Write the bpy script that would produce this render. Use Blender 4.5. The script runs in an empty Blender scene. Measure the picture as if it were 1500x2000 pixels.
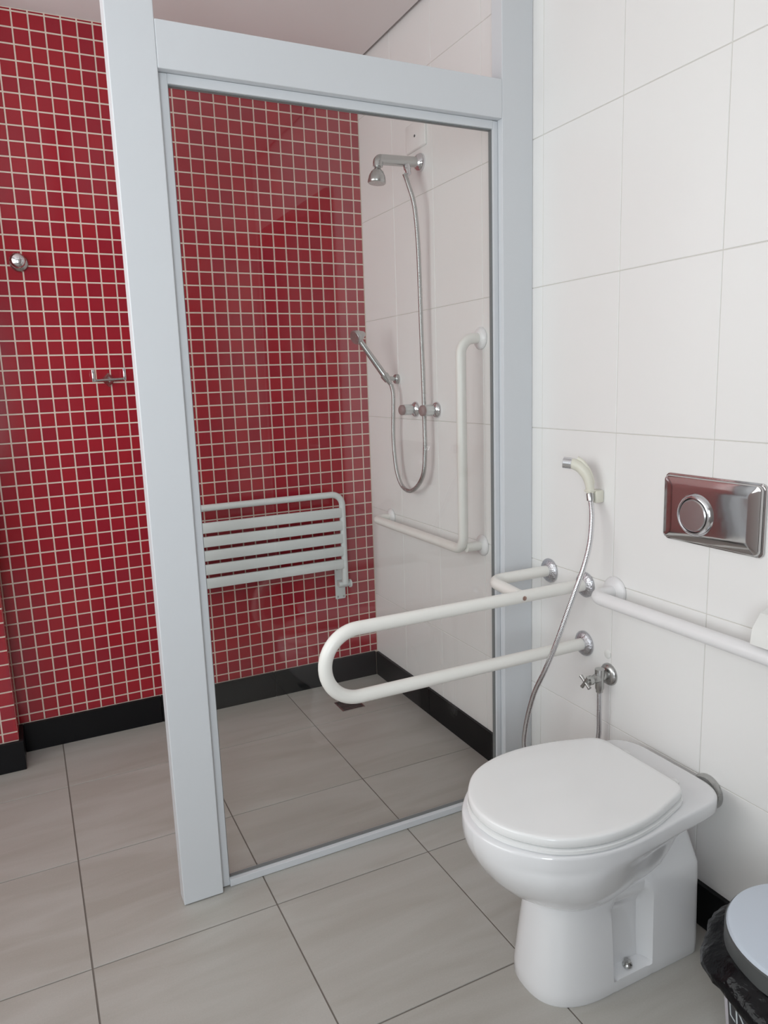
import bpy, bmesh, math, random
from mathutils import Vector, Matrix, Euler
random.seed(4)
PI = math.pi
S = bpy.context.scene
COL = S.collection

# ------------------------------------------------------------------ camera, world, light, exposure
FPX = 1440.7
CAM_LOC = Vector((-1.3680, -2.9385, 1.3352))
CAM_ROT = Euler((1.3939, 0.0331, -0.4574), 'XYZ')
cd = bpy.data.cameras.new('camera')
cd.sensor_fit = 'VERTICAL'; cd.sensor_height = 36.0; cd.sensor_width = 27.0
cd.lens = FPX / 2000.0 * 36.0
cd.clip_start = 0.05
cam = bpy.data.objects.new('camera', cd); COL.objects.link(cam)
cam.location = CAM_LOC; cam.rotation_euler = CAM_ROT
S.camera = cam

wd = bpy.data.worlds.new('daylight'); S.world = wd; wd.use_nodes = True
wd.node_tree.nodes['Background'].inputs[0].default_value = (0.75, 0.86, 1.0, 1)
wd.node_tree.nodes['Background'].inputs[1].default_value = 1.0

def area(name, loc, rot, sx, sy, power, colr):
    l = bpy.data.lights.new(name, 'AREA'); l.shape = 'RECTANGLE'; l.size = sx; l.size_y = sy
    l.energy = power; l.color = colr
    o = bpy.data.objects.new(name, l); COL.objects.link(o); o.location = loc; o.rotation_euler = rot
    return o
# daylight falling through the side window plus an added bluish front fill behind the camera
area('window_daylight', (-2.68, -1.45, 1.72), (0, -PI/2, 0), 1.20, 2.26, 31.5, (1.0, 0.975, 0.945))
area('front_fill', (-2.05, -3.90, 1.45), (PI/2, 0, 0), 0.82, 1.20, 40, (0.88, 0.94, 1.0))

S.view_settings.view_transform = 'Standard'; S.view_settings.look = 'None'
S.view_settings.gamma = 1.0; S.view_settings.use_curve_mapping = False
S.view_settings.exposure = -0.12

# ------------------------------------------------------------------ materials
def srgb(r, g, b):
    f = lambda c: (c/12.92 if c <= 0.04045 else ((c+0.055)/1.055)**2.4)
    return (f(r/255), f(g/255), f(b/255), 1)
def mat(name, col, rough=0.4, metal=0.0, bump=None, coat=0.0, spec=0.5):
    m = bpy.data.materials.new(name); m.use_nodes = True
    nt = m.node_tree; p = nt.nodes['Principled BSDF']
    p.inputs['Base Color'].default_value = col
    p.inputs['Roughness'].default_value = rough
    p.inputs['Metallic'].default_value = metal
    p.inputs['Coat Weight'].default_value = coat
    p.inputs['Specular IOR Level'].default_value = spec
    # fine procedural unevenness in the colour and the gloss
    tc = nt.nodes.new('ShaderNodeTexCoord'); nz = nt.nodes.new('ShaderNodeTexNoise')
    nz.inputs['Scale'].default_value = 14.0 if not bump else bump[0]
    nz.inputs['Detail'].default_value = 4.0
    nt.links.new(tc.outputs['Object'], nz.inputs['Vector'])
    mr = nt.nodes.new('ShaderNodeMapRange')
    mr.inputs['To Min'].default_value = max(0.02, rough*0.88); mr.inputs['To Max'].default_value = min(1, rough*1.12)
    nt.links.new(nz.outputs['Fac'], mr.inputs['Value']); nt.links.new(mr.outputs['Result'], p.inputs['Roughness'])
    if bump:
        b = nt.nodes.new('ShaderNodeBump'); b.inputs['Strength'].default_value = bump[1]; b.inputs['Distance'].default_value = bump[2]
        nt.links.new(nz.outputs['Fac'], b.inputs['Height']); nt.links.new(b.outputs['Normal'], p.inputs['Normal'])
    return m
def mixcol(nt, fac, a, b):
    n = nt.nodes.new('ShaderNodeMix'); n.data_type = 'RGBA'
    nt.links.new(fac, n.inputs['Factor'])
    n.inputs['A'].default_value = a; n.inputs['B'].default_value = b
    return n.outputs['Result']

PITCH = 0.0507
def mat_mosaic():
    m = bpy.data.materials.new('red_glazed_mosaic'); m.use_nodes = True
    nt = m.node_tree; p = nt.nodes['Principled BSDF']
    g = nt.nodes.new('ShaderNodeNewGeometry')
    sc = nt.nodes.new('ShaderNodeVectorMath'); sc.operation = 'SCALE'; sc.inputs['Scale'].default_value = 1.0/PITCH
    ad = nt.nodes.new('ShaderNodeVectorMath'); ad.operation = 'ADD'; ad.inputs[1].default_value = (0.0349/PITCH, 0.4, -2.3744/PITCH)
    fl = nt.nodes.new('ShaderNodeVectorMath'); fl.operation = 'FLOOR'
    wn = nt.nodes.new('ShaderNodeTexWhiteNoise')
    nt.links.new(g.outputs['Position'], sc.inputs[0]); nt.links.new(sc.outputs[0], ad.inputs[0])
    nt.links.new(ad.outputs[0], fl.inputs[0]); nt.links.new(fl.outputs[0], wn.inputs['Vector'])
    c = mixcol(nt, wn.outputs['Value'], (0.30, 0.012, 0.026, 1), (0.36, 0.014, 0.024, 1))
    nt.links.new(c, p.inputs['Base Color'])
    p.inputs['Roughness'].default_value = 0.13
    return m
def mat_walltile():
    m = bpy.data.materials.new('white_ceramic_wall_tile'); m.use_nodes = True
    nt = m.node_tree; p = nt.nodes['Principled BSDF']
    g = nt.nodes.new('ShaderNodeNewGeometry'); nz = nt.nodes.new('ShaderNodeTexNoise'); nz.inputs['Scale'].default_value = 2.2
    nt.links.new(g.outputs['Position'], nz.inputs['Vector'])
    c = mixcol(nt, nz.outputs['Fac'], (0.85, 0.84, 0.82, 1), (0.88, 0.87, 0.855, 1))
    nt.links.new(c, p.inputs['Base Color']); p.inputs['Roughness'].default_value = 0.38
    return m
def mat_floor():
    m = bpy.data.materials.new('beige_porcelain_floor'); m.use_nodes = True
    nt = m.node_tree; p = nt.nodes['Principled BSDF']
    g = nt.nodes.new('ShaderNodeNewGeometry')
    oi = nt.nodes.new('ShaderNodeObjectInfo')
    off = nt.nodes.new('ShaderNodeVectorMath'); off.operation = 'MULTIPLY_ADD'
    off.inputs[1].default_value = (1, 1, 1)
    sc = nt.nodes.new('ShaderNodeVectorMath'); sc.operation = 'SCALE'; sc.inputs['Scale'].default_value = 7.0
    cmb = nt.nodes.new('ShaderNodeCombineXYZ')
    nt.links.new(oi.outputs['Random'], cmb.inputs[0]); nt.links.new(oi.outputs['Random'], cmb.inputs[2])
    nt.links.new(cmb.outputs[0], sc.inputs[0])
    nt.links.new(g.outputs['Position'], off.inputs[0]); nt.links.new(sc.outputs[0], off.inputs[2])
    mp = nt.nodes.new('ShaderNodeMapping'); mp.inputs['Rotation'].default_value = (0, 0, math.radians(-38)); mp.inputs['Scale'].default_value = (1.2, 7.0, 1)
    nt.links.new(off.outputs[0], mp.inputs['Vector'])
    n1 = nt.nodes.new('ShaderNodeTexNoise'); n1.inputs['Scale'].default_value = 1.6; n1.inputs['Detail'].default_value = 5; n1.inputs['Distortion'].default_value = 0.8
    nt.links.new(mp.outputs[0], n1.inputs['Vector'])
    r1 = nt.nodes.new('ShaderNodeValToRGB')
    r1.color_ramp.elements[0].position = 0.30; r1.color_ramp.elements[0].color = (0.42, 0.395, 0.355, 1)
    r1.color_ramp.elements[1].position = 0.62; r1.color_ramp.elements[1].color = (0.49, 0.472, 0.438, 1)
    nt.links.new(n1.outputs['Fac'], r1.inputs['Fac'])
    n2 = nt.nodes.new('ShaderNodeTexNoise'); n2.inputs['Scale'].default_value = 260; n2.inputs['Detail'].default_value = 2
    nt.links.new(g.outputs['Position'], n2.inputs['Vector'])
    mx = nt.nodes.new('ShaderNodeMix'); mx.data_type = 'RGBA'; mx.blend_type = 'MULTIPLY'; mx.inputs['Factor'].default_value = 0.12
    nt.links.new(r1.outputs['Color'], mx.inputs['A']); nt.links.new(n2.outputs['Fac'], mx.inputs['B'])
    nt.links.new(mx.outputs['Result'], p.inputs['Base Color'])
    p.inputs['Roughness'].default_value = 0.42
    return m
def mat_glass():
    m = bpy.data.materials.new('clear_glass'); m.use_nodes = True
    nt = m.node_tree; nt.nodes.remove(nt.nodes['Principled BSDF'])
    out = nt.nodes['Material Output']
    tr = nt.nodes.new('ShaderNodeBsdfTransparent'); tr.inputs[0].default_value = (0.985, 0.995, 0.99, 1)
    gl = nt.nodes.new('ShaderNodeBsdfGlossy'); gl.inputs['Roughness'].default_value = 0.0
    fr = nt.nodes.new('ShaderNodeFresnel')
    ge = nt.nodes.new('ShaderNodeNewGeometry'); ir = nt.nodes.new('ShaderNodeMapRange')
    ir.inputs['To Min'].default_value = 1.5; ir.inputs['To Max'].default_value = 1/1.5
    nt.links.new(ge.outputs['Backfacing'], ir.inputs['Value']); nt.links.new(ir.outputs['Result'], fr.inputs['IOR'])
    mx = nt.nodes.new('ShaderNodeMixShader')
    nt.links.new(fr.outputs[0], mx.inputs[0]); nt.links.new(tr.outputs[0], mx.inputs[1]); nt.links.new(gl.outputs[0], mx.inputs[2])
    nt.links.new(mx.outputs[0], out.inputs['Surface'])
    return m
M = dict(
    mosaic=mat_mosaic(), walltile=mat_walltile(), floor=mat_floor(), glass=mat_glass(),
    grout_red=mat('pale_mosaic_grout', (0.74, 0.62, 0.53, 1), 0.85),
    grout_wall=mat('grey_wall_grout', (0.66, 0.64, 0.60, 1), 0.85),
    grout_floor=mat('brown_floor_grout', (0.19, 0.165, 0.145, 1), 0.9),
    ceiling=mat('matt_ceiling_paint', (0.85, 0.82, 0.81, 1), 0.9),
    plaster=mat('white_plaster', (0.84, 0.83, 0.81, 1), 0.8),
    grey_paint=mat('grey_wall_paint', (0.42, 0.40, 0.385, 1), 0.8),
    wood=mat('dark_brown_door', (0.085, 0.055, 0.042, 1), 0.5),
    granite=mat('black_granite', (0.007, 0.007, 0.008, 1), 0.35, bump=(180, 0.05, 0.0004), spec=0.2),
    frame=mat('white_painted_aluminium', (0.672, 0.692, 0.716, 1), 0.42),
    tube=mat('cream_enamelled_tube', (0.85, 0.835, 0.79, 1), 0.32),
    tube_white=mat('white_enamelled_tube', (0.83, 0.82, 0.82, 1), 0.3),
    seat=mat('white_enamelled_seat', (0.72, 0.75, 0.74, 1), 0.35),
    seal=mat('dark_glazing_seal', (0.20, 0.215, 0.215, 1), 0.6),
    chrome=mat('chrome', (0.72, 0.72, 0.74, 1), 0.12, 1.0),
    chrome_dull=mat('worn_chrome', (0.50, 0.50, 0.49, 1), 0.27, 1.0),
    chrome_spot=mat('pitted_chrome', (0.60, 0.60, 0.63, 1), 0.25, 1.0, bump=(160, 0.9, 0.003)),
    steel=mat('polished_steel', (0.55, 0.54, 0.54, 1), 0.09, 1.0, bump=(4, 0.12, 0.01)),
    steel_brush=mat('brushed_steel', (0.55, 0.53, 0.53, 1), 0.3, 1.0),
    porcelain=mat('white_porcelain', (0.80, 0.80, 0.81, 1), 0.12, coat=0.4),
    lid=mat('white_gloss_plastic', (0.87, 0.87, 0.865, 1), 0.13),
    plastic=mat('white_plastic', (0.80, 0.80, 0.77, 1), 0.35),
    cream=mat('cream_plastic', (0.76, 0.74, 0.64, 1), 0.35),
    acrylic=mat('clear_acrylic_knob', (0.62, 0.63, 0.62, 1), 0.1, 0.35),
    pinkcap=mat('faded_red_cap', (0.27, 0.17, 0.165, 1), 0.35),
    screw=mat('rusty_screw', (0.42, 0.28, 0.24, 1), 0.3, 1.0),
    dark=mat('dark_hole', (0.02, 0.02, 0.02, 1), 0.6),
    bag=mat('black_bin_liner', (0.004, 0.004, 0.005, 1), 0.2, bump=(22, 0.4, 0.02), spec=0.2),
    greylid=mat('pale_grey_plastic', (0.58, 0.64, 0.72, 1), 0.35),
    greyrim=mat('mid_grey_plastic', (0.075, 0.08, 0.08, 1), 0.4),
    binbody=mat('white_bin_plastic', (0.62, 0.60, 0.66, 1), 0.35),
    binlabel=mat('dark_bin_print', (0.02, 0.018, 0.025, 1), 0.4),
    print=mat('pale_print', (0.55, 0.60, 0.62, 1), 0.5),
)

# ------------------------------------------------------------------ mesh helpers
def link(name, bm, m, parent=None, smooth=None):
    me = bpy.data.meshes.new(name)
    bmesh.ops.recalc_face_normals(bm, faces=bm.faces)
    bm.to_mesh(me); bm.free()
    if smooth is not None:
        me.polygons.foreach_set('use_smooth', [True]*len(me.polygons))
        me.set_sharp_from_angle(angle=math.radians(smooth))
    me.materials.append(m if not isinstance(m, str) else M[m])
    o = bpy.data.objects.new(name, me); COL.objects.link(o)
    if parent: attach(o, parent)
    return o
def attach(o, parent):
    o.parent = parent
    o.matrix_parent_inverse = parent.matrix_world.inverted() if parent.type != 'EMPTY' else Matrix.Translation(parent.location).inverted()
def tag(o, label, cat, group=None, kind=None):
    o['label'] = label; o['category'] = cat
    if group: o['group'] = group
    if kind: o['kind'] = kind
    return o
def thing(name, label, cat, loc=(0, 0, 0), group=None, kind=None):
    o = bpy.data.objects.new(name, None); COL.objects.link(o); o.location = loc; o.empty_display_size = 0.05
    return tag(o, label, cat, group, kind)
def box(bm, a, b, bev=0.0, seg=2):
    x0, x1 = sorted((a[0], b[0])); y0, y1 = sorted((a[1], b[1])); z0, z1 = sorted((a[2], b[2]))
    v = [bm.verts.new(p) for p in [(x0,y0,z0),(x1,y0,z0),(x1,y1,z0),(x0,y1,z0),(x0,y0,z1),(x1,y0,z1),(x1,y1,z1),(x0,y1,z1)]]
    fs = [bm.faces.new([v[i] for i in f]) for f in [(0,3,2,1),(4,5,6,7),(0,1,5,4),(1,2,6,5),(2,3,7,6),(3,0,4,7)]]
    if bev:
        es = list({e for f in fs for e in f.edges})
        bmesh.ops.bevel(bm, geom=es, offset=bev, segments=seg, affect='EDGES', profile=0.5)
    return bm
def B(a, b, bev=0.0, seg=2):
    return box(bmesh.new(), a, b, bev, seg)
def lathe(bm, prof, org, axis, n=28, cap=True):
    """profile [(distance along axis, radius)] turned about axis through org"""
    ax = Vector(axis).normalized(); t = Vector((0, 0, 1)) if abs(ax.z) < 0.9 else Vector((1, 0, 0))
    u = ax.cross(t).normalized(); w = ax.cross(u); org = Vector(org)
    rings = []
    for d, r in prof:
        r = max(r, 1e-5)
        rings.append([bm.verts.new(org + ax*d + (u*math.cos(2*PI*k/n) + w*math.sin(2*PI*k/n))*r) for k in range(n)])
    for a, b in zip(rings, rings[1:]):
        for k in range(n): bm.faces.new((a[k], a[(k+1)%n], b[(k+1)%n], b[k]))
    if cap:
        bm.faces.new(rings[0][::-1]); bm.faces.new(rings[-1])
    return bm
def L(prof, org, axis, n=28): return lathe(bmesh.new(), prof, org, axis, n)
def fillet(pts, radii, step=8):
    """polyline with rounded corners; radii per inner point"""
    pts = [Vector(p) for p in pts]; out = [pts[0]]
    if not isinstance(radii, (list, tuple)): radii = [radii]*(len(pts)-2)
    for i in range(1, len(pts)-1):
        a, p, c = pts[i-1], pts[i], pts[i+1]
        d1 = (a-p).normalized(); d2 = (c-p).normalized(); ang = d1.angle(d2); r = radii[i-1]
        t = r/math.tan(ang/2); s = p+d1*t; e = p+d2*t
        cen = p + (d1+d2).normalized()*(r/math.sin(ang/2))
        v1 = s-cen; v2 = e-cen; tot = v1.angle(v2); ax = v1.cross(v2).normalized()
        for k in range(step+1):
            out.append(cen + Matrix.Rotation(tot*k/step, 3, ax) @ v1)
    out.append(pts[-1]); return out
def catmull(pts, per=10, closed=False):
    P = [Vector(p) for p in pts]; out = []
    n = len(P)
    for i in range(n-1):
        p0 = P[max(i-1, 0)]; p1 = P[i]; p2 = P[i+1]; p3 = P[min(i+2, n-1)]
        for k in range(per):
            t = k/per
            out.append(0.5*((2*p1)+(p2-p0)*t+(2*p0-5*p1+4*p2-p3)*t*t+(-p0+3*p1-3*p2+p3)*t**3))
    out.append(P[-1]); return out
def resample(pts, step):
    P = [Vector(p) for p in pts]; d = [0]
    for a, b in zip(P, P[1:]): d.append(d[-1]+(b-a).length)
    n = max(2, int(d[-1]/step)); out = []; j = 0
    for k in range(n+1):
        s = d[-1]*k/n
        while j < len(P)-2 and d[j+1] < s: j += 1
        f = (s-d[j])/max(1e-9, d[j+1]-d[j]); out.append(P[j].lerp(P[j+1], min(1, f)))
    return out
def tube(bm, pts, r, n=16, cap=True):
    """r: number or list of radii"""
    P = [Vector(p) for p in pts]; m = len(P); rr = r if isinstance(r, list) else [r]*m
    tang = [(P[min(i+1, m-1)]-P[max(i-1, 0)]).normalized() for i in range(m)]
    t0 = tang[0]; up = Vector((0, 0, 1)) if abs(t0.z) < 0.9 else Vector((1, 0, 0))
    u = t0.cross(up).normalized(); rings = []
    for i in range(m):
        if i:
            ax = tang[i-1].cross(tang[i])
            if ax.length > 1e-8: u = Matrix.Rotation(tang[i-1].angle(tang[i]), 3, ax.normalized()) @ u
        w = tang[i].cross(u).normalized()
        rings.append([bm.verts.new(P[i]+(u*math.cos(2*PI*k/n)+w*math.sin(2*PI*k/n))*rr[i]) for k in range(n)])
    for a, b in zip(rings, rings[1:]):
        for k in range(n): bm.faces.new((a[k], a[(k+1)%n], b[(k+1)%n], b[k]))
    if cap: bm.faces.new(rings[0][::-1]); bm.faces.new(rings[-1])
    return bm
def T(pts, r, n=16): return tube(bmesh.new(), pts, r, n)
def hose_bm(ctrl, r, pitch=0.0042, amp=0.10, n=12):
    pts = resample(catmull(ctrl, 12), pitch/4)
    rr = [r*(1+amp*(0.5*math.cos(PI*k/2)) if True else 1) for k in range(len(pts))]
    return T(pts, rr, n)
def loft(bm, rings, cap=(True, True)):
    R = [[bm.verts.new(p) for p in ring] for ring in rings]; n = len(R[0])
    for a, b in zip(R, R[1:]):
        for k in range(n): bm.faces.new((a[k], a[(k+1)%n], b[(k+1)%n], b[k]))
    if cap[0]: bm.faces.new(R[0][::-1])
    if cap[1]: bm.faces.new(R[-1])
    return bm
def chip(bm, axis, u0, u1, v0, v1, face, back, ch):
    """one tile: front face with a chamfered edge. axis 'y': (u,v)=(x,z) facing -y; 'x': (u,v)=(y,z) facing -x;
    'X': facing +x; 'z': (u,v)=(x,y) facing up. face / back are coordinates along the axis"""
    s = 1 if back > face else -1
    def P(u, v, d):
        if axis == 'y': return (u, d, v)
        if axis in 'xX': return (d, u, v)
        return (u, v, d)
    def ring(i, d): return [bm.verts.new(P(*q, d)) for q in ((u0+i, v0+i), (u1-i, v0+i), (u1-i, v1-i), (u0+i, v1-i))]
    a = ring(ch, face); b = ring(0, face+s*ch); c = ring(0, back)
    bm.faces.new(a)
    for p, q in ((a, b), (b, c)):
        for k in range(4): bm.faces.new((p[k], p[(k+1)%4], q[(k+1)%4], q[k]))
    return bm

# ------------------------------------------------------------------ the room
XL, YF, ZC = -2.5, -3.72, 2.587
def struct(name, bm, m, label, cat, smooth=None):
    o = link(name, bm, m, None, smooth); return tag(o, label, cat, kind='structure')

# back wall with red mosaic
wall_back = struct('wall_back', B((XL-0.15, 0.0022, -0.05), (0.15, 0.15, 2.8)), 'grout_red', 'red mosaic wall with pale grout behind the shower screen', 'wall')
GAP = 0.0054; X0, Z0 = 0.0349, 2.3744; BBH = 0.110
full_me = None
def full_tile():
    global full_me
    if full_me is None:
        h = (PITCH-GAP)/2
        bm = chip(bmesh.new(), 'y', -h, h, -h, h, 0.0, 0.004, 0.0012)
        bmesh.ops.recalc_face_normals(bm, faces=bm.faces)
        full_me = bpy.data.meshes.new('mosaic_tile'); bm.to_mesh(full_me); bm.free(); full_me.materials.append(M['mosaic'])
    return full_me
camM = (Matrix.Translation(CAM_LOC) @ CAM_ROT.to_matrix().to_4x4()).inverted()
def px(p):
    d = camM @ Vector(p); return 750+FPX*d.x/-d.z, 1000-FPX*d.y/-d.z
cells = []
for i in range(-1, 30):
    xr = -(X0+i*PITCH); xl = xr-PITCH
    xr = min(xr, 0.0-GAP/2*0); 
    if xl < -1.492: xl = -1.492
    if xr-xl < 0.010: continue
    for j in range(-6, 46):
        zt = Z0-j*PITCH; zb = zt-PITCH
        cut = False
        zt2 = min(zt, ZC); zb2 = max(zb, BBH)
        if zt2-zb2 < 0.0075: continue
        cells.append((xl+GAP/2, xr-GAP/2, zb2+GAP/2, zt2-GAP/2, abs(xr-xl-PITCH) < 1e-6 and abs(zt2-zb2-PITCH) < 1e-6))
def shown(c):
    u, v = px(((c[0]+c[1])/2, 0, (c[2]+c[3])/2))
    xl = 203+(362-203)*v/1774; xr = 330+(448-330)*(v-160)/1560
    if u < -4: return False
    if u < xl-12: return v > 0
    return u > xr+10 and v > 165+(u-328)*0.146
def size(c):
    a = px((c[0], 0, c[2])); b = px((c[1], 0, c[2])); d = px((c[0], 0, c[3]))
    return abs((b[0]-a[0])*(d[1]-a[1])-(b[1]-a[1])*(d[0]-a[0]))
cand = sorted([c for c in cells if c[4] and shown(c)], key=size, reverse=True)[:300]
one = set(cand)
for c in sorted(cand):
    o = bpy.data.objects.new('mosaic_tile', full_tile()); COL.objects.link(o)
    o.location = ((c[0]+c[1])/2, 0, (c[2]+c[3])/2); o.parent = wall_back
bm = bmesh.new()
for c in cells:
    if c not in one: chip(bm, 'y', c[0], c[1], c[2], c[3], 0.0, 0.004, 0.0012)
o = link('mosaic_field', bm, 'mosaic', wall_back); o['kind'] = 'stuff'

# red mosaic pier at the far left
PX, PY = -1.492, -0.140
pier = struct('wall_pier', B((XL, PY+0.0022, -0.04), (PX-0.0022, 0.001, ZC+0.05)), 'grout_red', 'red mosaic pier projecting at the left edge of the picture', 'wall')
for j in range(0, 46):
    zt = Z0-j*PITCH; zb = max(zt-PITCH, BBH); zt = min(zt, ZC)
    if zt-zb < 0.012: continue
    for i in range(3):
        xr = PX-i*PITCH; 
        if abs(zt-zb-PITCH) < 1e-6:
            o = bpy.data.objects.new('mosaic_tile', full_tile()); COL.objects.link(o)
            o.location = (xr-PITCH/2, PY, (zt+zb)/2); o.parent = pier
        else:
            link('mosaic_tile', chip(bmesh.new(), 'y', xr-PITCH+GAP/2, xr-GAP/2, zb+GAP/2, zt-GAP/2, PY, PY+0.004, 0.0012), 'mosaic', pier)
bm = bmesh.new()
for j in range(-5, 46):
    zt = min(Z0-j*PITCH, ZC); zb = max(Z0-(j+1)*PITCH, BBH)
    if zt-zb < 0.0075: continue
    for k in range(3):
        y1 = -0.0-k*0.0467; chip(bm, 'X', y1-0.0467+GAP/2, y1-GAP/2, zb+GAP/2, zt-GAP/2, PX, PX-0.004, 0.0012)
    if j < 0:
        for i in range(3): chip(bm, 'y', PX-(i+1)*PITCH+GAP/2, PX-i*PITCH-GAP/2, zb+GAP/2, zt-GAP/2, PY, PY+0.004, 0.0012)
    for i in range(3, 20): chip(bm, 'y', max(XL, PX-(i+1)*PITCH)+GAP/2, PX-i*PITCH-GAP/2, zb+GAP/2, zt-GAP/2, PY, PY+0.004, 0.0012)
o = link('mosaic_field', bm, 'mosaic', pier); o['kind'] = 'stuff'

# right wall with large white tiles
wall_right = struct('wall_right', B((0.0016, YF-0.15, -0.05), (0.15, 0.14, 2.8)), 'grout_wall', 'white tiled wall carrying the shower fittings and the toilet', 'wall')
TW, TH, TY, TZ, WG = 0.3011, 0.400, 0.2912, 0.3815, 0.0022
for k in range(-1, 13):
    y1 = -(TY+k*TW); y0 = y1-TW; y1 = min(y1, 0.0); y0 = max(y0, YF)
    if y1-y0 < 0.01: continue
    for i in range(-1, 6):
        z0 = TZ+i*TH; z1 = min(z0+TH, 2.75); z0 = max(z0, -0.02)
        link('wall_tile', chip(bmesh.new(), 'x', y0+WG/2, y1-WG/2, z0+WG/2, z1-WG/2, 0.0, 0.006, 0.0009), 'walltile', wall_right)

# floor
floor = struct('floor', B((XL-0.15, YF-0.15, -0.06), (0.15, 0.14, -0.0022)), 'grout_floor', 'beige grey porcelain tiled floor', 'floor')
FT, FX, FY, FG = 0.4513, -1.3518, 0.095, 0.0038
for a in range(-3, 3):
    for b in range(0, 9):
        x0 = max(FX+a*FT, XL); x1 = min(FX+(a+1)*FT, 0.0); y1 = min(FY-b*FT, 0.0); y0 = max(FY-(b+1)*FT, YF)
        if x1-x0 < 0.01 or y1-y0 < 0.01: continue
        link('floor_tile', chip(bmesh.new(), 'z', x0+FG/2, x1-FG/2, y0+FG/2, y1-FG/2, 0.0, -0.008, 0.0007), 'floor', floor)

# ceiling with a shadow gap along the right wall
bm = B((XL-0.15, YF-0.15, ZC), (-0.016, 0.14, ZC+0.05)); box(bm, (XL-0.15, YF-0.15, 2.74), (0.15, 0.15, 2.85))
struct('ceiling', bm, 'ceiling', 'plain matt ceiling with a dark shadow gap along the white wall', 'ceiling')

# left wall with the window opening, front wall opened for the added fill (both behind or beside the camera)
WY0, WY1, WZ0, WZ1 = -2.60, -0.30, 1.10, 2.34
bm = B((XL-0.15, YF-0.15, -0.05), (XL, WY0, 2.8)); box(bm, (XL-0.15, WY1, -0.05), (XL, 0.14, 2.8))
box(bm, (XL-0.15, WY0, -0.05), (XL, WY1, WZ0)); box(bm, (XL-0.15, WY0, WZ1), (XL, WY1, 2.8))
struct('wall_left', bm, 'plaster', 'white wall with the daylight window, left of the view', 'wall')
FX0, FX1, FZ0, FZ1 = -2.48, -1.62, 0.83, 2.07
bm = B((XL, YF-0.15, -0.05), (FX0, YF, 2.8)); box(bm, (FX1, YF-0.15, -0.05), (0.15, YF, 2.8))
box(bm, (FX0, YF-0.15, FZ1), (FX1, YF, 2.8)); box(bm, (FX0, YF-0.15, -0.05), (FX1, YF, FZ0))
struct('wall_front', bm, 'grey_paint', 'grey wall with the added fill window, behind the viewpoint', 'wall')
w = thing('window_1', 'white framed window in the wall left of the view', 'window', (XL-0.08, -1.45, WZ0), kind='structure')
for nm, a, b in (('window_frame', (WY0, WZ0), (WY0+0.05, WZ1)), ('window_frame', (WY1-0.05, WZ0), (WY1, WZ1)),
                 ('window_frame', (WY0+0.05, WZ0), (WY1-0.05, WZ0+0.05)), ('window_frame', (WY0+0.05, WZ1-0.05), (WY1-0.05, WZ1)),
                 ('window_mullion', (-1.47, WZ0+0.05), (-1.43, WZ1-0.05))):
    link(nm, B((XL-0.11, a[0], a[1]), (XL-0.06, b[0], b[1]), 0.004), 'frame', w)
for y0, y1 in ((WY0+0.05, -1.47), (-1.43, WY1-0.05)):
    link('pane', B((XL-0.088, y0, WZ0+0.05), (XL-0.082, y1, WZ1-0.05)), 'glass', w)
w2 = thing('fill_window', 'white framed window added for the front fill, behind the viewpoint', 'window', (-2.05, YF-0.08, FZ0), kind='structure')  # unseen window, added to carry the front fill
for nm, a, b in (('window_frame', (FX0, FZ0), (FX0+0.05, FZ1)), ('window_frame', (FX1-0.05, FZ0), (FX1, FZ1)),
                 ('window_frame', (FX0+0.05, FZ0), (FX1-0.05, FZ0+0.05)), ('window_frame', (FX0+0.05, FZ1-0.05), (FX1-0.05, FZ1))):
    link(nm, B((a[0], YF-0.11, a[1]), (b[0], YF-0.06, b[1]), 0.004), 'frame', w2)
link('pane', B((FX0+0.05, YF-0.088, FZ0+0.05), (FX1-0.05, YF-0.082, FZ1-0.05)), 'glass', w2)

dr1 = thing('door_1', 'dark brown door in the white tiled wall, out of view to the right', 'door', (0, -3.05, 0), kind='structure')
link('door_leaf', B((-.030, -3.50, .005), (-.0005, -2.60, 2.12), .003), 'wood', dr1)
for a, b in (((-2.598, .002), (-2.53, 2.19)), ((-3.57, .002), (-3.502, 2.19)), ((-3.502, 2.122), (-2.598, 2.19))):
    link('door_frame', B((-.038, a[0], a[1]), (-.0005, b[0], b[1]), .003), 'wood', dr1)
link('door_handle', T(fillet([(-.030, -2.67, 1.03), (-.075, -2.67, 1.03), (-.075, -2.79, 1.03)], .012, 6), .009, 14), 'chrome', dr1, 50)

# black granite skirting
BT = 0.013
bb = thing('baseboard_back', 'black granite skirting under the red mosaic wall', 'baseboard', (-0.75, -BT, 0), kind='structure')
for x0, x1 in ((-0.4965, -BT-0.001), (-0.976, -0.4985), (-1.492+BT+0.0005, -0.978)):
    link('skirting_piece', B((x0, -BT, 0.0), (x1, 0.002, BBH), 0.0015, 1), 'granite', bb)
bb2 = thing('baseboard_right', 'black granite skirting along the white tiled wall', 'baseboard', (-BT, -1.8, 0), kind='structure')
for y0, y1 in ((-0.50, -BT+0.0005), (-0.981, -0.502), (-1.098, -0.983), (-1.63, -1.152), (-2.11, -1.632), (-2.50, -2.112), (YF, -3.60)):
    link('skirting_piece', B((-BT, y0, 0.0), (0.001, y1, BBH), 0.0015, 1), 'granite', bb2)
bb3 = thing('baseboard_left', 'black granite skirting wrapped around the red pier at the left edge', 'baseboard', (-1.5, PY, 0), kind='structure')
link('skirting_piece', B((XL, PY-BT, 0), (PX+BT, PY+0.001, BBH), 0.0015, 1), 'granite', bb3)
link('skirting_piece', B((PX-0.001, PY+0.0015, 0), (PX+BT, 0.001, BBH), 0.0015, 1), 'granite', bb3)

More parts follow.
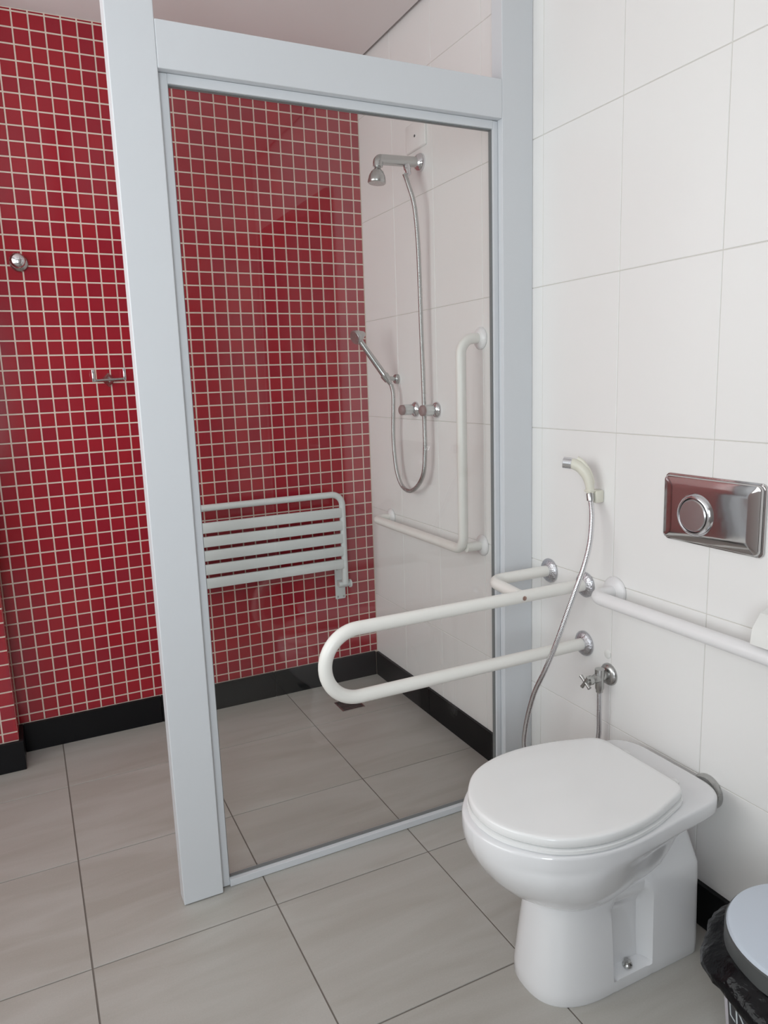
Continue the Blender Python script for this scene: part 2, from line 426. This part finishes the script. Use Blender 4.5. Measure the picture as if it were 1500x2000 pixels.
# ------------------------------------------------------------------ shower screen
scr = thing('shower_screen', 'white framed clear glass shower screen standing between floor and ceiling', 'shower screen', (-0.56, -1.125, 0))
Y0, Y1 = -1.150, -1.100
link('post', B((-1.1175, Y0, 0.002), (-1.0145, Y1, ZC), 0.0022), 'frame', scr)
link('post', B((-0.1035, Y0, 0.002), (-0.0005, Y1, ZC), 0.0022), 'frame', scr)
link('crossbar', B((-1.0145, Y0, 2.025), (-0.1035, Y1, 2.124), 0.0022), 'frame', scr)
GY0, GY1 = -1.129, -1.105
link('glazing_bar', B((-1.0140, GY0, 0.003), (-0.9915, GY1, 2.024), 0.0015), 'frame', scr)
link('glazing_bar', B((-0.1200, GY0, 0.003), (-0.1040, GY1, 2.024), 0.0015), 'frame', scr)
link('glazing_bar', B((-0.9915, GY0, 2.003), (-0.1200, GY1, 2.0245), 0.0015), 'frame', scr)
link('bottom_rail', B((-0.9915, GY0-0.006, 0.001), (-0.1200, GY1, 0.021), 0.0015), 'frame', scr)
pane = link('glass_pane', B((-0.9905, -1.120, 0.0215), (-0.1210, -1.112, 2.0025)), 'glass', scr)
for a, b in (((-0.9915, 0.0212), (-0.9893, 2.0028)), ((-0.1222, 0.0212), (-0.1200, 2.0028)), ((-0.9893, 2.0006), (-0.1222, 2.0028)), ((-0.9893, 0.0212), (-0.1222, 0.0228))):
    link('seal', B((a[0], -1.1225, a[1]), (b[0], -1.1095, b[1])), 'seal', scr)

# ------------------------------------------------------------------ toilet
YC = -1.755
def half(ctrl, per=6):
    pts = catmull([(a, b, 0) for a, b in ctrl], per)
    return [(p.x, max(0.0, p.y)) for p in pts]
def ring(hf, z, YC=YC):
    """closed ring from half outline (distance from wall, half width)"""
    near = [(-l, YC-h, z) for l, h in hf]
    far = [(-l, YC+h, z) for l, h in hf[1:-1]][::-1]
    return near+far
RIM = [(.042,0),(.042,.06),(.046,.112),(.068,.150),(.11,.166),(.2,.174),(.28,.185),(.36,.191),(.44,.184),(.52,.153),(.578,.098),(.605,.047),(.612,0)]
def rim_slice(z, back, front, sb, sf):
    out = []
    for l, h in RIM:
        t = (l-.042)/.57; out.append((back+t*(front-back), h*(sb+(sf-sb)*min(1, t*1.5))))
    return ring(half(out), z)
toilet = thing('toilet', 'white floor standing toilet with its lid closed', 'toilet', (-0.29, YC, 0))
bm = loft(bmesh.new(), [rim_slice(*a) for a in [
    (.195,.23,.45,.42,.42),(.206,.225,.466,.48,.49),(.219,.21,.488,.57,.59),(.238,.19,.520,.65,.71),(.264,.17,.552,.73,.825),(.296,.155,.580,.79,.91),(.33,.14,.599,.84,.962),
    (.35,.115,.607,.89,.983),(.362,.07,.610,.95,.991),(.368,.047,.611,.985,.996),(.374,.042,.612,1,1),(.398,.042,.612,1,1),(.403,.044,.610,.992,.996),(.405,.050,.606,.97,.985)]])
link('bowl', bm, 'porcelain', toilet, 50)
def ped(z, back, hb, hN, hm, hf, front):
    r = 0.022; L1, L2 = .232, .333
    h = [(back, 0), (back, hb-r)]
    for k in range(1, 5):
        a = PI/2*k/4; h.append((back+r-r*math.cos(a), hb-r+r*math.sin(a)))
    h += [(L1-.02, hb), (L1-.006, hb-.001), (L1+.004, min(hN+.008, hb)), (L1+.012, hN), (L2-.012, hN), (L2-.004, min(hN+.008, hm)), (L2+.005, hm-.001)]
    Lc = L2+.02
    for k in range(0, 15):
        a = PI/2*k/14; c, q = math.cos(a), math.sin(a)
        h.append((Lc+(front-Lc)*q**0.8, hf*c**0.8))
    return ring(h, z, -1.779)
bm = loft(bmesh.new(), [ped(*a) for a in [
    (0,.078,.104,.104,.104,.104,.498),(.005,.076,.106,.106,.106,.106,.500),(.028,.076,.106,.104,.106,.1055,.499),(.036,.076,.106,.074,.105,.105,.4985),
    (.10,.077,.105,.070,.100,.099,.491),(.17,.078,.104,.068,.094,.093,.481),(.195,.078,.104,.078,.092,.091,.477),(.212,.078,.103,.090,.091,.090,.472),
    (.232,.079,.102,.093,.089,.088,.462),(.240,.081,.099,.092,.088,.087,.45),(.33,.09,.062,.062,.062,.078,.43),(.372,.09,.052,.052,.052,.07,.42)]])
link('pedestal', bm, 'porcelain', toilet, 40)
LID = [(.148,0),(.148,.07),(.151,.116),(.168,.139),(.205,.153),(.28,.175),(.36,.185),(.44,.178),(.515,.147),(.567,.092),(.590,.044),(.596,0)]
def lid_slice(z, off):
    return ring(half([(.148-off if l < .15 else (l+off*(l-.36)/.24), h*(1+off/.187)) for l, h in LID]), z)
bm = loft(bmesh.new(), [lid_slice(.4056, -.008), lid_slice(.4085, 0.002), lid_slice(.4155, 0.002), lid_slice(.418, -.006)])
link('seat', bm, 'lid', toilet, 40)
bm = loft(bmesh.new(), [lid_slice(.4190, -.010), lid_slice(.4205, -.002), lid_slice(.423, 0.0), lid_slice(.4365, -.0005), lid_slice(.4395, -.0025), lid_slice(.4407, -.006), lid_slice(.4409, -.016)])
link('lid', bm, 'lid', toilet, 50)
for dy in (-.075, .075):
    link('hinge', L([(0, .011), (.0, .014), (.012, .014), (.016, .009)], (-.125, YC+dy, .4052), (0, 0, 1), 18), 'lid', toilet, 40)
link('bolt', L([(0, .011), (.004, .011), (.007, .008), (.012, .0075), (.014, .004)], (-.283, -1.866, .0335), (0, 0, 1), 14), 'chrome_dull', toilet, 40)
link('inlet_collar', L([(0, .041), (.006, .041), (.014, .037), (.016, .029), (.045, .028)], (-.001, -1.826, .354), (-1, 0, 0), 36), 'chrome_dull', toilet, 40)

# ------------------------------------------------------------------ wall flush plate
fp = thing('flush_plate', 'polished steel flush plate with a round push button above the toilet', 'flush plate', (0, -1.803, 1.02))
def rrect(cy, cz, w, h, r, x, n=6):
    out = []
    for sx, sz, a0 in ((1, 1, 0), (-1, 1, 90), (-1, -1, 180), (1, -1, 270)):
        for k in range(n+1):
            a = math.radians(a0+90*k/n)
            out.append((x, cy+sx*(w/2-r)+r*math.cos(a), cz+sz*(h/2-r)+r*math.sin(a)))
    return out
bm = loft(bmesh.new(), [rrect(-1.803, 1.0195, w_, h_, r_, x_) for w_, h_, r_, x_ in
    ((.266, .158, .014, -.0005), (.266, .158, .014, -.006), (.258, .150, .012, -.0065), (.258, .150, .012, -.012), (.254, .146, .011, -.0155), (.246, .138, .009, -.017), (.20, .10, .006, -.0185))])
link('plate', bm, 'steel', fp, 35)
link('button_ring', L([(.0, .050), (.004, .048), (.009, .044), (.010, .0405), (.007, .0385), (.002, .038)], (-.0180, -1.770, 1.0105), (-1, 0, 0), 48), 'chrome', fp, 60)
link('push_button', L([(0, .0365), (.008, .0365), (.0105, .034), (.0108, .001)], (-.0190, -1.770, 1.0105), (-1, 0, 0), 48), 'steel_brush', fp, 35)

# ------------------------------------------------------------------ grab bars
TR = 0.0168
def flange(parent, loc, axis, m, r=.036, h=.012):
    return link('flange', L([(0, r), (.003, r), (h*.7, r*.86), (h, r*.62), (h+.001, r*.5)], loc, axis, 32), m, parent, 50)
ub = thing('u_grab_bar', 'cream U shaped support bar with pitted chrome flanges beside the toilet', 'grab bar', (0, -1.392, .67))
zt, zb, yu = .7555, .5835, -1.392
rad = (zt-zb)/2; xc = -.786+rad
path = [(-.004, yu, zt)] + [(xc-rad*math.sin(PI*k/24), yu, (zt+zb)/2+rad*math.cos(PI*k/24)) for k in range(25)] + [(-.004, yu, zb)]
link('bar', T(path, TR, 24), 'tube', ub, 60)
link('brace', T(fillet([(-.004, -1.236, .762), (-.213, -1.236, .762), (-.222, -1.386, .757)], .045, 10), TR*.97, 24), 'tube', ub, 60)
flange(ub, (-.0014, -1.236, .762), (-1, 0, 0), 'chrome_spot'); flange(ub, (-.0014, yu, zt), (-1, 0, 0), 'chrome_spot'); flange(ub, (-.0014, yu, zb), (-1, 0, 0), 'chrome_spot')
link('screw', L([(0, .006), (.002, .006), (.004, .003)], (-.222, yu-TR+.0006, zt), (0, -1, 0), 14), 'screw', ub, 40)

lb = thing('l_grab_bar', 'cream L shaped grab bar on the white wall inside the shower', 'grab bar', (0, -.55, .77))
xo = -.078
path = fillet([(-.004, -.880, 1.458), (xo, -.880, 1.458), (xo, -.880, .764), (xo, -.190, .764), (-.004, -.190, .764)], [.050, .045, .035], 10)
link('bar', T(path, TR, 24), 'tube', lb, 60)
link('stub', T([(-.004, -.880, .772), (xo+.01, -.880, .772)], TR*.95, 20), 'tube', lb, 60)
for y, z in ((-.880, 1.458), (-.880, .772), (-.190, .764)): flange(lb, (-.0014, y, z), (-1, 0, 0), 'tube_white')

rb = thing('long_grab_bar', 'white horizontal grab bar on the wall behind the toilet running out of the picture', 'grab bar', (0, -1.9, .764))
path = fillet([(-.004, -1.507, .764), (-.078, -1.507, .764), (-.078, -2.307, .764), (-.004, -2.307, .764)], [.033, .033], 10)
link('bar', T(path, .0172, 24), 'tube_white', rb, 60)
flange(rb, (-.0014, -1.507, .764), (-1, 0, 0), 'tube_white', .040); flange(rb, (-.0014, -2.307, .764), (-1, 0, 0), 'tube_white', .040)

# ------------------------------------------------------------------ fold-up shower seat
fs = thing('folding_shower_seat', 'white slatted shower seat folded up against the red mosaic', 'shower seat', (-.51, -.03, .39))
xa, xb, ys, SR = -.171, -.850, -.062, .0136
path = fillet([(xa, ys, .468), (xa, ys, .864), (xb, ys, .864), (xb, ys, .468)], [.048, .048], 10)
link('seat_frame', T(path, SR, 20), 'seat', fs, 60)
for k in range(5):
    zt_ = .806-k*.0562
    link('slat', B((xb+.006, ys-.013, zt_-.0415), (xa-.006, ys+.004, zt_), .004), 'seat', fs, 40)
for xs in (xa, xb):
    sg = 1 if xs == xa else -1
    hp = link('hinge_plate', B((xs-.026, -.007, .386), (xs+.022, -.0002, .536), .004), 'seat', fs, 40)
    for dx, z in ((-.016, .398), (.012, .398), (-.016, .524), (.012, .524)):
        link('screw', L([(0, .0045), (.002, .0045), (.003, .002)], (xs+dx, -.0068, z), (0, -1, 0), 10), 'chrome_dull', hp)
    link('hinge_barrel', L([(0, .012), (.05, .012), (.05, .018), (.058, .018), (.060, .014)], (xs-.028*sg, -.050, .464), (sg, 0, 0), 20), 'seat', fs, 40)
    link('hinge_arm', B((xs-.020, -.052, .450), (xs+.016, -.006, .474), .003), 'seat', fs, 40)

# ------------------------------------------------------------------ fixed shower and hand shower
sh = thing('wall_shower', 'chrome shower arm with bell shaped head high on the white wall', 'shower', (0, -.511, 2.085))
link('flange', L([(0, .031), (.006, .031), (.016, .026), (.022, .018), (.024, .014)], (0, -.511, 2.087), (-1, 0, 0), 32), 'chrome', sh, 50)
link('arm', T(fillet([(-.004, -.511, 2.087), (-.168, -.511, 2.082), (-.170, -.511, 2.058)], .012, 8), .0175, 20), 'chrome_dull', sh, 50)
hx = Vector((-.10, 0, -1)).normalized()
link('shower_head', L([(0, .010), (.006, .012), (.012, .010), (.016, .012), (.024, .021), (.038, .028), (.052, .031), (.060, .0315), (.063, .029), (.062, .001)], (-.170, -.511, 2.066), hx, 28), 'chrome_dull', sh, 50)
link('diverter', L([(0, .013), (.016, .013), (.018, .0105), (.036, .0095), (.038, .007)], (-.058, -.512, 2.074), (0, -.35, -1), 20), 'chrome', sh, 40)

hs = thing('hand_shower', 'chrome hand shower with a looping hose beside the red mosaic', 'hand shower', (-.05, -.3, 1.33))
h0 = Vector((-.040, -.300, 1.318)); h1 = Vector((-.158, -.262, 1.500)); hd = (h1-h0)
prof = [(0, .008), (.02, .0095), (.045, .0135), (.05, .0125), (.09, .0125), (hd.length-.03, .0115), (hd.length, .012)]
link('handle', L(prof, h0, hd, 20), 'chrome_dull', hs, 50)
hn = Vector((-1, -.25, -.35)).normalized()
link('spray_head', L([(-.030, .010), (-.018, .0155), (-.004, .0225), (.012, .0275), (.017, .0275), (.020, .025), (.018, .002)], h1+Vector((.002, 0, .006)), hn, 28), 'chrome_dull', hs, 50)
link('hose', hose_bm([(-.0705, -.5185, 2.040), (-.067, -.533, 2.010), (-.056, -.556, 1.932), (-.047, -.5595, 1.8134), (-.042, -.5574, 1.6577), (-.040, -.5571, 1.4981), (-.038, -.5590, 1.335),
    (-.038, -.5605, 1.222), (-.039, -.5635, 1.14), (-.040, -.564, 1.075), (-.040, -.5474, .9876), (-.040, -.497, .9336), (-.040, -.4337, .9084), (-.040, -.3702, .9233), (-.040, -.3294, .9765),
    (-.040, -.3123, 1.0572), (-.040, -.3088, 1.1385), (-.041, -.318, 1.2197), (-.040, -.318, 1.2797), (-.0385, -.301, 1.316)], .0078), 'chrome_dull', hs, 80)
br = thing('hand_shower_bracket', 'small chrome wall bracket holding the hand shower', 'bracket', (0, -.268, 1.338))
link('wall_rose', L([(0, .019), (.012, .019), (.016, .015), (.017, .010)], (0, -.285, 1.338), (-1, 0, 0), 24), 'chrome_dull', br, 50)
cdir = hd.normalized(); cc = h0+cdir*.030
link('cradle', L([(-.012, .0135), (.010, .0165), (.016, .0165)], cc, cdir, 24), 'chrome_dull', br, 50)
link('neck', T([(-.008, -.285, 1.338), (cc.x+.004, cc.y+.002, cc.z)], .0085, 14), 'chrome_dull', br, 50)

for y, z, lab in ((-.430, 1.221, 'chrome shower valve with clear knob nearer the red mosaic corner'), (-.590, 1.222, 'chrome shower valve with clear knob behind the hanging hose')):
    v = thing('shower_valve', lab, 'valve', (0, y, z), 'pair of shower valves on the white wall')
    link('flange', L([(0, .030), (.004, .030), (.012, .025), (.017, .017), (.019, .012)], (0, y, z), (-1, 0, 0), 28), 'chrome', v, 50)
    bm = bmesh.new()
    nk = 40
    rings = []
    for d, r in ((.018, .015), (.022, .019), (.052, .019), (.056, .017)):
        rings.append([(-d, y+(r*(1+.06*math.cos(8*2*PI*k/nk)))*math.cos(2*PI*k/nk), z+(r*(1+.06*math.cos(8*2*PI*k/nk)))*math.sin(2*PI*k/nk)) for k in range(nk)])
    kn = link('knob', loft(bm, rings), 'acrylic', v, 45)
    link('knob_cap', L([(0, .0195), (.010, .0195), (.014, .015), (.015, .004)], (-.0555, y, z), (-1, 0, 0), 24), 'pinkcap', kn, 50)

wp = thing('wall_plate', 'white blank cover plate screwed to the wall above the shower arm', 'cover plate', (0, -.486, 2.181))
bm = loft(bmesh.new(), [rrect(-.486, 2.182, w_, h_, .006, x_) for w_, h_, x_ in ((.142, .094, -.0003), (.142, .094, -.006), (.136, .088, -.009))])
link('plate', bm, 'walltile', wp, 40)
link('screw', L([(0, .0045), (.0015, .0045), (.002, .002)], (-.009, -.486, 2.181), (-1, 0, 0), 12), 'dark', wp)

# ------------------------------------------------------------------ bidet spray and angle valve
bs = thing('bidet_spray', 'cream bidet hand spray with chrome hose hooked on the wall by the toilet', 'bidet spray', (0, -1.445, 1.015))
pts = resample(catmull([(-.034, -1.442, 1.022), (-.0356, -1.4408, 1.045), (-.0410, -1.435, 1.070), (-.0513, -1.423, 1.090), (-.0617, -1.411, 1.099), (-.0675, -1.404, 1.102)], 8), .004)
link('handle', T(pts, [.0105+.0035*min(1, k/(len(pts)*.55)) for k in range(len(pts))], 20), 'cream', bs, 50)
link('nozzle', L([(0, .0145), (.001, .0155), (.022, .0155), (.023, .013), (.021, .002)], (-.0660, -1.4058, 1.1012), (-.65, .76, .10), 24), 'chrome', bs, 40)
pts = resample(catmull([(-.028, -1.4455, 1.048), (-.033, -1.440, 1.076), (-.0445, -1.426, 1.104), (-.0545, -1.414, 1.115)], 8), .004)
link('trigger', T(pts, .0055, 12), 'cream', bs, 50)
link('collar', L([(0, .0095), (.018, .0105), (.022, .009)], (-.037, -1.447, 1.003), (.1, .2, 1), 18), 'chrome_dull', bs, 40)
link('hose', hose_bm([(-.036, -1.4465, 1.006), (-.050, -1.4678, .9638), (-.070, -1.4841, .9006), (-.095, -1.4924, .8441), (-.120, -1.491, .7858), (-.140, -1.4759, .7088), (-.155, -1.4539, .6272),
    (-.165, -1.4222, .5462), (-.17, -1.3867, .4748), (-.17, -1.3592, .4031), (-.17, -1.3428, .3418), (-.165, -1.3313, .2881), (-.150, -1.335, .225), (-.118, -1.37, .175), (-.080, -1.42, .185), (-.048, -1.468, .25), (-.033, -1.488, .34), (-.033, -1.491, .42), (-.034, -1.491, .4812)], .0068), 'chrome', bs, 80)
hk = thing('spray_holder', 'small cream wall hook gripping the bidet spray', 'hook', (0, -1.44, 1.015))
link('hook_block', B((-.026, -1.4585, .996), (-.0002, -1.4285, 1.030), .005), 'cream', hk, 40)
link('hook_clip', B((-.046, -1.4535, 1.0265), (-.022, -1.4305, 1.0325), .002), 'cream', hk, 40)

av = thing('angle_valve', 'worn chrome angle valve with cross handle low on the wall beside the toilet', 'valve', (0, -1.491, .526))
link('flange', L([(0, .031), (.003, .031), (.010, .026), (.013, .014)], (0, -1.491, .526), (-1, 0, 0), 28), 'chrome_dull', av, 50)
link('body', T([(-.008, -1.491, .526), (-.040, -1.491, .526)], .0125, 18), 'chrome_dull', av, 50)
link('outlet', L([(0, .0135), (.020, .0135), (.030, .012), (.055, .012), (.060, .0095), (.066, .0095)], (-.034, -1.491, .548), (0, 0, -1), 20), 'chrome_dull', av, 40)
link('bonnet', L([(0, .012), (.010, .0125), (.020, .010), (.024, .013), (.034, .013), (.036, .007), (.046, .006)], (-.036, -1.491, .524), (-1, .1, -.12), 18), 'chrome_dull', av, 40)
bm = bmesh.new()
ctr = Vector((-.080, -1.4865, .5185))
for a in (35, 125):
    dv = Vector((0, math.cos(math.radians(a)), math.sin(math.radians(a))))*.021
    tube(bm, [ctr-dv, ctr-dv*.5, ctr, ctr+dv*.5, ctr+dv], [.0055, .0045, .005, .0045, .0055], 12)
link('cross_handle', bm, 'chrome_dull', av, 50)
pl = link('hole_plug', L([(0, .012), (.0015, .0118), (.003, .009), (.0032, .001)], (0, -1.4834, .5802), (-1, 0, 0), 22), 'plastic', None, 50)
tag(pl, 'small white round plug in the wall above the angle valve', 'plug')

# ------------------------------------------------------------------ hooks on the red wall
kb = thing('robe_knob', 'round chrome knob hook high on the red mosaic at the left edge', 'hook', (-1.315, 0, 1.778))
link('wall_rose', L([(0, .029), (.004, .030), (.010, .027), (.014, .018), (.018, .012)], (-1.313, 0, 1.775), (0, -1, 0), 30), 'chrome_dull', kb, 50)
link('knob', L([(0, .011), (.010, .012), (.018, .021), (.028, .026), (.038, .024), (.044, .014), (.045, .001)], (-1.313, -.014, 1.776), (-.15, -1, .05), 30), 'chrome', kb, 50)
dh = thing('double_hook', 'double chrome robe hook on the red mosaic beside the white post', 'hook', (-1.057, 0, 1.37))
link('wall_rose', L([(0, .026), (.004, .026), (.012, .020), (.020, .010), (.034, .009)], (-1.058, 0, 1.370), (0, -1, 0), 4), 'chrome_dull', dh, 20)
link('cross_bar', T([(-1.112, -.036, 1.368), (-1.004, -.036, 1.372)], .0048, 12), 'chrome_dull', dh, 50)
for x, z in ((-1.112, 1.363), (-1.004, 1.367)):
    link('peg', B((x-.0052, -.0415, z), (x+.0052, -.0315, z+.045), .0025), 'chrome', dh, 40)

# ------------------------------------------------------------------ floor drain
dr = thing('floor_drain', 'square dark floor drain in the shower floor', 'drain', (-.26, -.25, 0))
link('grate_frame', B((-.305, -.300, -.001), (-.205, -.200, .0022), .0008, 1), 'chrome_dull', dr)
bm = bmesh.new()
for k in range(7): box(bm, (-.298, -.2935+k*.0132, .0015), (-.212, -.2865+k*.0132, .0032))
link('grate', bm, 'dark', dr)

# ------------------------------------------------------------------ paper holder at the right edge
ph = thing('paper_holder', 'white plastic paper holder above the grab bar cut by the right edge', 'paper holder', (0, -2.06, .83))
link('back_plate', B((-.008, -2.12, .785), (-.0002, -1.962, .90), .004), 'plastic', ph, 40)
bm = bmesh.new()
sec = [(-.008, .842), (-.040, .858), (-.070, .848), (-.092, .820), (-.097, .788), (-.093, .786), (-.087, .815), (-.066, .842), (-.040, .851), (-.008, .836)]
loft(bm, [[(x, y, z) for x, z in sec] for y in (-2.115, -1.985)])
link('cover', bm, 'plastic', ph, 30)
link('paper_roll', L([(0, .028), (.105, .028)], (-.046, -1.998, .816), (0, -1, 0), 36), 'lid', ph, 40)

# ------------------------------------------------------------------ pedal bin with black liner
BX, BY = -.222, -2.241
bn = thing('waste_bin', 'pedal bin with a black liner and pale grey lid at the right edge', 'bin', (BX, BY, 0))
link('body', L([(0, .118), (.006, .122), (.20, .140), (.285, .147), (.29, .143)], (BX, BY, .001), (0, 0, 1), 56), 'binbody', bn, 40)
def cyl_patch(a0, a1, z0, z1, r0, dz, n=40):
    bm = bmesh.new(); g = []
    for k in range(n+1):
        a = math.radians(a0+(a1-a0)*k/n)
        g.append([bm.verts.new((BX+rr*math.cos(a), BY+rr*math.sin(a), z)) for z, rr in ((z0, r0(z0)+dz), (z1, r0(z1)+dz))])
    for a, b in zip(g, g[1:]): bm.faces.new((a[0], b[0], b[1], a[1]))
    return bm
rbody = lambda z: .122+(z-.007)*(.018/.194)
link('label_panel', cyl_patch(149, 300, .03, .262, rbody, .0012), 'binlabel', bn, 40)
def wrap_text(txt, size, ang0, z0, name):
    cu = bpy.data.curves.new('lettering', 'FONT'); cu.body = txt; cu.size = size; cu.extrude = .0003; cu.resolution_u = 3
    to = bpy.data.objects.new('lettering_src', cu); COL.objects.link(to)
    dg = bpy.context.evaluated_depsgraph_get()
    me = bpy.data.meshes.new_from_object(to.evaluated_get(dg))
    COL.objects.unlink(to); bpy.data.objects.remove(to)
    bm = bmesh.new(); bm.from_mesh(me)
    bmesh.ops.subdivide_edges(bm, edges=[e for e in bm.edges if e.calc_length() > .012], cuts=2)
    for v in bm.verts:
        z = z0+v.co.y; r = rbody(z)+.0018+v.co.z; a = math.radians(ang0)+v.co.x/rbody(z)
        v.co = Vector((BX+r*math.cos(a), BY+r*math.sin(a), z))
    return link(name, bm, 'print', bn)
wrap_text('LIXO', .042, 152, .206, 'lettering')
link('print_stripe', cyl_patch(160, 230, .2425, .2490, rbody, .0016), 'print', bn)
# liner folded over the rim: crumpled skirt
bm = bmesh.new(); n = 96; rings = []
rnd = [random.uniform(-1, 1) for _ in range(n)]
for i, (z, r, amp) in enumerate(((.318, .146, .001), (.314, .153, .003), (.303, .168, .005), (.291, .179, .005), (.280, .182, .004), (.272, .176, .003), (.268, .166, .002), (.266, .150, .001))):
    rings.append([(BX+(r+amp*(math.sin(7*2*PI*k/n+i*.7)+.6*rnd[(k+i)%n]))*math.cos(2*PI*k/n), BY+(r+amp*(math.sin(7*2*PI*k/n+i*.7)+.6*rnd[(k+i)%n]))*math.sin(2*PI*k/n), z+.004*math.sin(5*2*PI*k/n)) for k in range(n)])
loft(bm, rings)
link('bin_liner', bm, 'bag', bn, 70)
lid = link('bin_lid', L([(.318, .134), (.322, .143), (.352, .143), (.358, .140), (.3605, .134), (.362, .001)], (BX, BY, 0), (0, 0, 1), 64), 'greylid', bn, 35)
link('lid_rim', L([(.316, .1425), (.318, .1455), (.350, .1455), (.352, .143)], (BX, BY, 0), (0, 0, 1), 64), 'greyrim', bn, 35)
bm = bmesh.new()
tab = [(.144, .348), (.152, .350), (.155, .356), (.144, .3625)]
g = []
for k in range(9):
    a = math.radians(212+22*k/8); s = 1-abs(k-4)/4*.35
    g.append([(BX+(.141+(r-.141)*s)*math.cos(a), BY+(.141+(r-.141)*s)*math.sin(a), z) for r, z in tab])
loft(bm, g)
link('lid_tab', bm, 'greylid', bn, 40)
link('pedal', B((BX-.165, BY-.02, .012), (BX-.10, BY+.02, .022), .004), 'greyrim', bn, 40)
